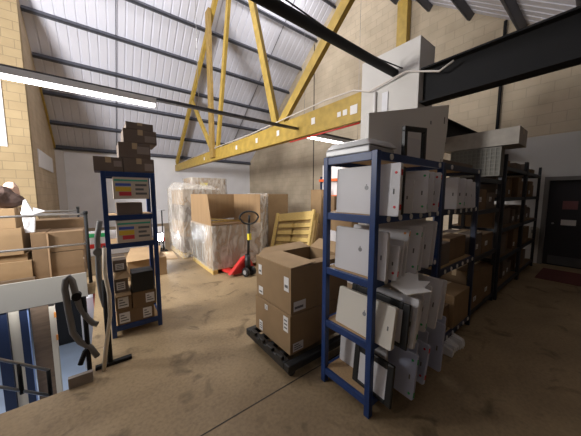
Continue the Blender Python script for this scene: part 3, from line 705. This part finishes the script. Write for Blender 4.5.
# lower level
LY = 6.0
for (x0, x1, y, m, z0, z1, nm, lab) in (
    (-1.52, -1.385, 6.0, BLUED, -2.8, -.24, 'rack_upright', 'dark blue rack upright on the lower floor, leftmost below the white kick board'),
    (-1.38, -1.25, 6.05, CREAM, -2.8, -.24, 'tall_board', 'cream board standing between the blue uprights on the lower floor'),
    (-1.245, -1.15, 6.0, BLUED, -2.8, -.24, 'rack_upright', 'dark blue rack upright on the lower floor beside the brown board'),
    (-1.12, -.88, 6.05, BROWNB, -2.8, -.24, 'tall_board', 'brown wooden board standing upright on the lower floor'),
    (-.875, -.80, 5.95, CREAM, -2.8, -.24, 'timber_post', 'pale timber post right of the brown board on the lower floor')):
    tag(MB().box(x0, x1, y, y+.09, z0, z1).build(nm, m, None, .004), lab, 'upright' if 'upright' in nm else 'board' if 'board' in nm else 'post')
tag(MB().box(-1.145, -1.13, 5.98, 6.0, -2.8, -.24).build('edge_strip', mat('strip_blue', (.25, .35, .62), .4)), 'thin light blue strip edging the brown board on the lower floor', 'strip')
for k, z in enumerate((-.62, -1.05)): tag(MB().box(-.81, -.785, 5.93, 5.95, z, z+.10).build('orange_tag', ORS), ['upper', 'lower'][k]+' orange tag on the pale timber post of the lower floor', 'tag', 'orange tags')
t = thing('dark_cabinet', 'black cabinet on the lower floor seen through the stairwell', 'cabinet', (-.98, 9.4, -2.8))
MB().box(-.3, .36, 0, .6, 0, 1.8).build('carcass', mat('cabinet_black', (.008, .008, .01), .8), t, .02)
MB().box(-.26, .32, -.01, 0, .1, 1.7).build('door', mat('cabinet_door', (.012, .012, .014), .8), t)
MB().box(.0, .04, -.02, -.011, 1.3, 1.34).build('badge', PAPER, t)
tag(MB().box(-.25, .15, 5.9, 6.2, -.75, -.3).build('red_bin', RED, None, .01), 'red box at the edge of the lower level beside the black post', 'box')
tag(MB().box(-.48, -.1, 6.3, 6.5, -2.0, -.5).build('white_locker', PWHITE, None, .01), 'pale locker side below the red box on the lower floor', 'locker')

# ------------------------------------------------------------------ left boxes beyond the guard rail
BG = 'cartons behind the guard rail'
carton('carton', 'low wide carton at the base of the left pile behind the guard rail', -2.3, -1.03, 6.0, 6.6, .17, .46, CARD, BG)
tag(MB().box(-2.35, -1.0, 5.98, 6.7, 0, .168).build('wooden_pallet', mat('old_wood', (.16, .11, .07), .8), None, .01), 'dark wooden pallet under the left pile of cartons', 'pallet')
carton('carton', 'flat carton between the two larger ones of the left pile', -2.2, -1.08, 6.05, 6.6, .462, .58, CARD, BG)
carton('carton', 'large tan carton midway up the left pile behind the guard rail', -2.3, -1.11, 6.0, 6.6, .582, 1.03, CARD, BG)
carton('carton', 'tan carton topmost on the left pile behind the guard rail', -2.3, -1.17, 6.02, 6.6, 1.032, 1.36, CARD, BG)
t = thing('large_crate', 'wide brown cardboard crate behind the guard rail near its end post', 'box', (-.62, 6.0, 0))
MB().box(-.20, .28, 0, .6, .0, .55).build('lower_body', CARDD, t, .005); MB().box(-.20, .30, .0, .6, .56, .92).build('upper_body', CARDD, t, .005)
MB().box(-.40, -.205, .03, .6, 0, .93).build('side_flap', CARDD, t, .004)
MB().hexa([(-.2, -.01, .0), (-.17, -.04, .0), (-.17, .0, .0), (-.2, .02, .0), (-.2, -.01, .9), (-.17, -.05, .9), (-.17, .0, .9), (-.2, .02, .9)]).build('edge_flap', CARDD, t)
carton('carton', 'long flat brown carton lying behind the wide crate', -1.1, -.32, 6.75, 7.3, 0, 1.08, CARDD, BG, taped=False)
def blob(name, lab, cat, loc, rx, ry, rz, m, seed, amp=.25, sub=3):
    bm = bmesh.new(); bmesh.ops.create_icosphere(bm, subdivisions=sub, radius=1)
    rg = random.Random(seed); dirs = [Vector((rg.uniform(-1, 1), rg.uniform(-1, 1), rg.uniform(-1, 1))).normalized() for _ in range(14)]
    for v in bm.verts:
        n = v.co.normalized(); k = 1+amp*sum(max(0, n.dot(d_))**8*(1 if i % 2 else -1) for i, d_ in enumerate(dirs))
        v.co = Vector((n.x*rx*k, n.y*ry*k, max(-1, n.z*1.0)*rz*k))
    mn = min(v.co.z for v in bm.verts)
    for v in bm.verts: v.co.z -= mn
    me = bpy.data.meshes.new(name); bm.to_mesh(me); bm.free(); me.materials.append(m)
    o = bpy.data.objects.new(name, me); COL.objects.link(o); o.location = loc; return tag(o, lab, cat)
t = thing('plastic_bag', 'crumpled white plastic bag hanging over the top left carton', 'bag', (-.98, 6.08, .935)); t.scale = (1, 1, 1.32)
MB().hexa([(-.10, -.03, .0), (.02, -.03, .0), (.02, .0, .0), (-.10, .0, .0), (-.12, -.07, .26), (.05, -.05, .24), (.05, .02, .24), (-.12, .02, .26)]).build('bag_body', POLY, t, .01)
MB().hexa([(-.13, -.05, .25), (.04, -.07, .22), (.03, .05, .25), (-.12, .04, .24), (-.08, -.03, .43), (-.05, -.02, .44), (-.05, .0, .43), (-.09, .01, .42)]).build('bag_top', POLY, t, .008)
MB().hexa([(.02, -.06, .24), (.16, -.05, .27), (.16, -.04, .27), (.02, .0, .25), (.03, -.05, .33), (.17, -.05, .285), (.17, -.04, .285), (.03, .0, .33)]).build('bag_handle', POLY, t)
blob('dark_sack', 'dark brown rumpled sack on the topmost left carton', 'sack', (-1.36, 6.2, 1.36), .22, .2, .17, mat('sack_brown', (.09, .055, .045), .8, noise=.3, nscale=12), 4)
blob('pink_cloth', 'pinkish bundle behind the dark sack on the left pile', 'cloth', (-1.28, 6.45, 1.362), .12, .12, .22, mat('cloth_pink', (.62, .42, .34), .7), 9)
struct('trim_7', MB().box(-2.6, -1.89, 9.76, 9.798, 2.85, 5.2), WHITE)

# barrier and cardboard seen through the rack
t = thing('barrier_board', 'low white barrier board with a red stripe beyond the narrow rack', 'barrier', (.4, 7.9, 0))
MB().box(-1.0, 1.0, 0, .04, .02, .66).build('board', PWHITE, t, .004); MB().box(-1.0, 1.0, -.004, 0, .22, .33).build('red_stripe', RED, t)
MB().box(-1.0, -.4, -.004, 0, .5, .6).build('green_stripe', GREEN, t); MB().box(-.9, -.85, -.12, .16, 0, .04).build('foot', BLACK, t); MB().box(.85, .9, -.12, .16, 0, .04).build('foot', BLACK, t)
carton('carton', 'open brown carton on the floor just beyond the narrow rack', .30, .95, 5.3, 5.9, 0, .36, CARD, 'floor cartons', taped=False)
tag(MB().hexa([(.25, 5.2, .37), (.8, 5.25, .37), (.9, 5.8, .37), (.4, 5.9, .37), (.25, 5.2, .376), (.8, 5.25, .376), (.95, 5.8, .5), (.4, 5.9, .5)]).build('cardboard_sheet', CARDL), 'bent cardboard sheet on the open floor carton', 'cardboard')
tag(MB().hexa([(.75, 6.7, .0), (1.40, 6.4, .0), (1.44, 7.1, .0), (.85, 7.3, .0), (.75, 6.7, .02), (1.40, 6.4, .02), (1.44, 7.1, .06), (.85, 7.3, .03)]).build('cardboard_sheet', CARDL) , 'flat cardboard sheet on the floor left of the wrapped pallets', 'cardboard')
t = thing('rail_post', 'thin black post with a short cross bar left of the wrapped pallets', 'post', (1.30, 7.6, 0))
MB().cyl((0, 0, 0), (0, 0, 1.15), .016, 8).build('post', BLACK, t); MB().cyl((-.08, 0, 1.15), (.08, 0, 1.15), .014, 8).build('cross_bar', GALV, t); MB().box(-.1, .1, -.1, .1, 0, .01).build('foot', BLACK, t)

# ------------------------------------------------------------------ wrapped pallets
def film_shell(x0, x1, y0, y1, z0, z1, parent, seed, o_=.015):
    bm = bmesh.new(); rg = random.Random(seed)
    nx_, ny_, nz_ = 9, 9, 12
    ring = []
    per = [(x0-o_+(x1-x0+2*o_)*i/nx_, y0-o_) for i in range(nx_)]+[(x1+o_, y0-o_+(y1-y0+2*o_)*i/ny_) for i in range(ny_)]+[(x1+o_-(x1-x0+2*o_)*i/nx_, y1+o_) for i in range(nx_)]+[(x0-o_, y1+o_-(y1-y0+2*o_)*i/ny_) for i in range(ny_)]
    cx, cy = (x0+x1)/2, (y0+y1)/2
    rows = []
    for k in range(nz_+1):
        z = z0+(z1-z0)*k/nz_
        rows.append([bm.verts.new((px+(px-cx)*rg.uniform(0, .03), py+(py-cy)*rg.uniform(0, .03), z)) for px, py in per])
    for k in range(nz_):
        for i in range(len(per)):
            f_ = bm.faces.new((rows[k][i], rows[k][(i+1) % len(per)], rows[k+1][(i+1) % len(per)], rows[k+1][i])); f_.smooth = True
    me = bpy.data.meshes.new('stretch_film'); bm.to_mesh(me); bm.free(); me.materials.append(FILM)
    o = bpy.data.objects.new('stretch_film', me); COL.objects.link(o); o.parent = parent; return o
def pallet_part(x0, x1, y0, y1, parent, name='pallet'):
    mb = MB()
    for x in (x0, (x0+x1)/2-.05, x1-.1): mb.box(x, x+.1, y0, y1, 0, .09)
    for k in range(6): yy = y0+(y1-y0-.09)*k/5; mb.box(x0, x1, yy, yy+.09, .09, .115)
    return mb.build(name, PINE, parent)
# front gaylord: cut-away box
t = thing('wrapped_pallet_box', 'film wrapped pallet box with its front cut down, behind the pallet jack', 'pallet', (1.66, 4.67, 0), group='film wrapped pallets')
W_, D_ = 1.10, 1.35
pallet_part(0, W_, 0, D_, t)
mb = MB(); mb.box(0, W_, 0, .012, .12, .95); mb.box(0, .012, .012, D_, .12, .98); mb.box(W_-.012, W_, .012, D_, .12, 1.0)
mb.build('lower_walls', CARD, t)
MB().box(0, W_, D_*.35, D_, .12, .93).build('load', CARDIN, t)
MB().box(.013, W_-.013, .013, D_*.35, .12, .85).build('load', CARDIN, t)
mb = MB(); mb.box(0, W_, D_-.012, D_, .98, 1.60); mb.prism([(.02, .98), (D_-.012, .98), (D_-.012, 1.60), (.20, 1.60)], 'x', 0, .012); mb.prism([(.0, 1.0), (D_-.012, 1.0), (D_-.012, 1.60), (.0, 1.60)], 'x', W_-.012, W_)
mb.build('upper_walls', CARDIN, t)
mb = MB(); mb.bar((.05, .25, 1.10), (.95, .6, .96), .02, .03); mb.bar((.05, .5, 1.0), (1.0, .9, .95), .02, .03); mb.build('timber_strut', PINE, t)
film_shell(0, W_, 0, D_, .10, .98, t, 2)
# left wrapped stack
t = thing('wrapped_pallet_stack', 'tall cloudy film wrapped pallet stack left of the cut down box', 'pallet', (1.52, 6.35, 0), group='film wrapped pallets')
pallet_part(0, .9, 0, 1.3, t)
for k in range(4): MB().box(.03+.01*k, .87, .03, 1.27, .12+k*.40, .51+k*.40).build('carton', (CARDG, CARD, CARDG, CARD)[k], t, .005)
film_shell(0, .9, 0, 1.3, .02, 1.75, t, 5, .03)
MB().hexa([(-.05, -.05, 1.72), (.95, -.05, 1.72), (.95, 1.35, 1.72), (-.05, 1.35, 1.72), (.1, .1, 1.88), (.8, .1, 1.82), (.8, 1.2, 1.86), (.1, 1.2, 1.95)]).build('loose_film_top', FILM, t, .03)
# tall far box stack with yellow tape
t = thing('wrapped_pallet_stack', 'taller wrapped box stack with yellow tape at the back left', 'pallet', (2.35, 8.4, 0), group='film wrapped pallets')
pallet_part(0, 1.2, 0, 1.0, t)
for k in range(3): MB().box(.02, 1.18, .02, .98, .12+k*.68, .79+k*.68).build('carton', CARDG if k < 2 else CARD, t, .006)
MB().box(.30, .55, .012, .019, 1.86, 1.98).build('yellow_tape', YEL, t)
film_shell(0, 1.2, 0, 1.0, .1, 2.15, t, 8)
# boxes right of it
carton('carton', 'tan carton on end right of the cut down pallet box', 4.0, 4.75, 6.3, 6.95, 0.0, 1.60, CARD, 'back cartons', tape='x')
carton('carton', 'dark grey cabinet like carton between the wrapped pallets at the back', 4.35, 4.8, 8.0, 8.7, 0, 1.60, mat('slate', (.10, .11, .12), .6), 'back cartons', taped=False)
t = thing('wrapped_roll_stack', 'narrow clear film wrapped bundle left of the wooden pallet pile', 'bundle', (3.45, 6.2, 0))
MB().box(0, .42, 0, .42, 0, 1.55).build('core', CARD, t, .03); film_shell(0, .42, 0, .42, 0, 1.62, t, 11, .03)
# tilted pile of wooden pallets
t = thing('timber_crate', 'slatted yellow pine crate leaning back on the floor behind the big cartons', 'crate', (3.85, 4.25, 0.22), rot=Euler((R(-7), 0, R(3))))
# local: front face looks along -x; width along +y
Wd, Ht = 1.55, 1.05
LN = Matrix.Rotation(R(18), 4, 'Y')
def tb(x0, x1, y0, y1, z0, z1, nm='slat', m=PINE): return MB().box(x0, x1, y0, y1, z0, z1, LN).build(nm, m, t, .005)
tb(-.06, .0, Wd-.09, Wd, 0, Ht, 'side_rail'); tb(-.06, .0, 0, .07, 0, Ht, 'side_rail')
tb(-.02, .02, .07, Wd-.1, Ht-.24, Ht-.02, 'top_board')
for k in range(4):
    z = .05+k*.19
    for (a, b) in ((.12, Wd/2-.04), (Wd/2+.04, Wd-.14)):
        tb(.0, .10, a, b, z, z+.11); tb(.02, .10, a+.03, b-.03, z+.115, z+.18, 'slat', mat('pine_dark', (.36, .24, .09), .7, noise=.2, nscale=7))
tb(.11, .14, 0, Wd, 0, Ht-.05, 'back_board', mat('pine_dark', (.36, .24, .09), .7))
tb(.141, .24, .05, Wd-.05, 0.15, Ht-.3, 'crate_core', CARDIN)
mb = MB(); rg = random.Random(21)
for k in range(44):
    y = rg.uniform(0, 1.4); x = rg.uniform(0, .4); s = rg.uniform(.10, .2); z = rg.uniform(0, .26)*(1-y/1.8)
    mb.hexa([(x, y, z), (x+s, y+.02, z), (x+s, y+s, z), (x, y+s, z)]+[(x+rg.uniform(-.03, .03), y, z+s*rg.uniform(.4, 1)), (x+s*.8, y, z+s*rg.uniform(.4, 1.1)), (x+s, y+s, z+s*rg.uniform(.3, .9)), (x, y+s*.9, z+s*rg.uniform(.4, .9))])
o = mb.build('plastic_sheeting', POLY, None, .008); o.location = (3.42, 3.85, 0.0); tag(o, 'crumpled clear plastic sheeting on the floor in front of the pine crate', 'plastic', kind='stuff')
carton('carton', 'open carton half hidden behind the big dolly cartons', 3.35, 3.95, 3.35, 3.8, 0, .50, CARD, 'back cartons', taped=False)
# right: tall cartons + orange racking
t = carton('tall_carton', 'tall brown carton standing at the right of the pine crate', 4.60, 4.9, 4.65, 5.05, 0, 1.72, CARD, 'tall cartons', tape='y')
t = carton('tall_carton', 'tall dark brown carton behind the blue rack post', 4.65, 4.95, 4.22, 4.62, 0, 1.55, CARDD, 'tall cartons', tape='y')
t = carton('carton', 'small brown carton seen between the blue rack shelves', 3.5, 3.9, 2.75, 3.25, .9, 1.28, CARD, 'back cartons')
carton('white_carton', 'tall white carton stack behind the blue rack', 3.45, 3.95, 2.6, 3.3, 0, .898, PWHITE, 'back cartons', taped=False)
t = thing('orange_rack', 'rack with orange beams holding white boxes by the block wall', 'rack', (5.0, 4.0, 0))
for z in (1.55, 2.0): MB().box(0, .05, 0, 1.15, z-.05, z+.02).build('beam', ORANGE, t, .004)
for y in (0, 1.09): MB().box(.05, .1, y, y+.06, 0, 2.1).build('post', BLUED, t, .004)
for z in (1.55, 2.0): MB().box(.05, .8, 0, 1.15, z-.02, z+.0).build('shelf', CHIP, t)
carton('white_carton', 'white box on the lower orange beam behind the rack', 5.08, 5.6, 4.15, 5.08, 1.575, 1.93, PWHITE, 'white boxes on the orange rack', taped=False)
carton('white_carton', 'white box on the upper orange beam behind the rack', 5.08, 5.6, 4.4, 5.08, 2.003, 2.42, PWHITE, 'white boxes on the orange rack', taped=False)

# ------------------------------------------------------------------ pallet jack
t = thing('pallet_jack', 'red pallet jack with black steering handle in front of the wrapped box', 'pallet jack', (2.19, 4.30, 0), rz=R(10))
for sx in (-.27, .13):
    MB().box(sx, sx+.14, .10, 1.15, .035, .085).build('fork', RED, t, .008)
MB().hexa([(-.34, .05, .05), (.24, -.02, .05), (.24, .14, .05), (-.34, .14, .05), (-.06, .02, .34), (.06, -.02, .38), (.06, .1, .38), (-.06, .1, .34)]).build('body_frame', RED, t, .01)
MB().cyl((0, -.06, .12), (0, -.06, .42), .055, 16).build('hydraulic_pump', BLACKP, t)
MB().cyl((0, -.08, .40), (0, -.12, 1.05), .026, 12).build('handle_shaft', BLACKP, t)
MB().box(-.03, .03, -.155, -.10, .72, .84).build('warning_label', YEL, t)
ring = [(.225*math.cos(a)*(1 if math.sin(a) > -.2 else .9), -.135+.02*math.sin(a), 1.15+.12*math.sin(a)) for a in [2*PI*k/20 for k in range(20)]]
h = MB().tube(ring, .017, 8, closed=True).build('handle_loop', BLACKP, t)
MB().cyl((0, -.12, 1.04), (0, -.13, 1.2), .022, 10).build('control_lever', BLACKP, h)
for s in (-1, 1):
    MB().cyl((s*.045, -.10, .09), (s*.105, -.10, .09), .088, 20).build('steer_wheel', BLACKP, t); MB().cyl((s*.105, -.10, .09), (s*.112, -.10, .09), .045, 16).build('wheel_hub', GREYL, t)

# ------------------------------------------------------------------ world, camera, view
w = bpy.data.worlds.new('world'); scn.world = w; w.use_nodes = True
w.node_tree.nodes['Background'].inputs[0].default_value = (.80, .88, 1, 1); w.node_tree.nodes['Background'].inputs[1].default_value = .15

cam = bpy.data.cameras.new('camera'); co = bpy.data.objects.new('camera', cam); COL.objects.link(co)
cam.sensor_fit = 'HORIZONTAL'; cam.sensor_width = 36; cam.lens = 244.0/581*36; cam.clip_start = .02
yaw, pitch = R(52.4), R(5.6)
co.location = (0, 0, 1.6)
co.rotation_euler = (R(90)-pitch, 0, yaw-R(90))
scn.camera = co
scn.view_settings.view_transform = 'Standard'; scn.view_settings.look = 'None'; scn.view_settings.gamma = 1
scn.view_settings.use_curve_mapping = False
scn.view_settings.exposure = 0.0
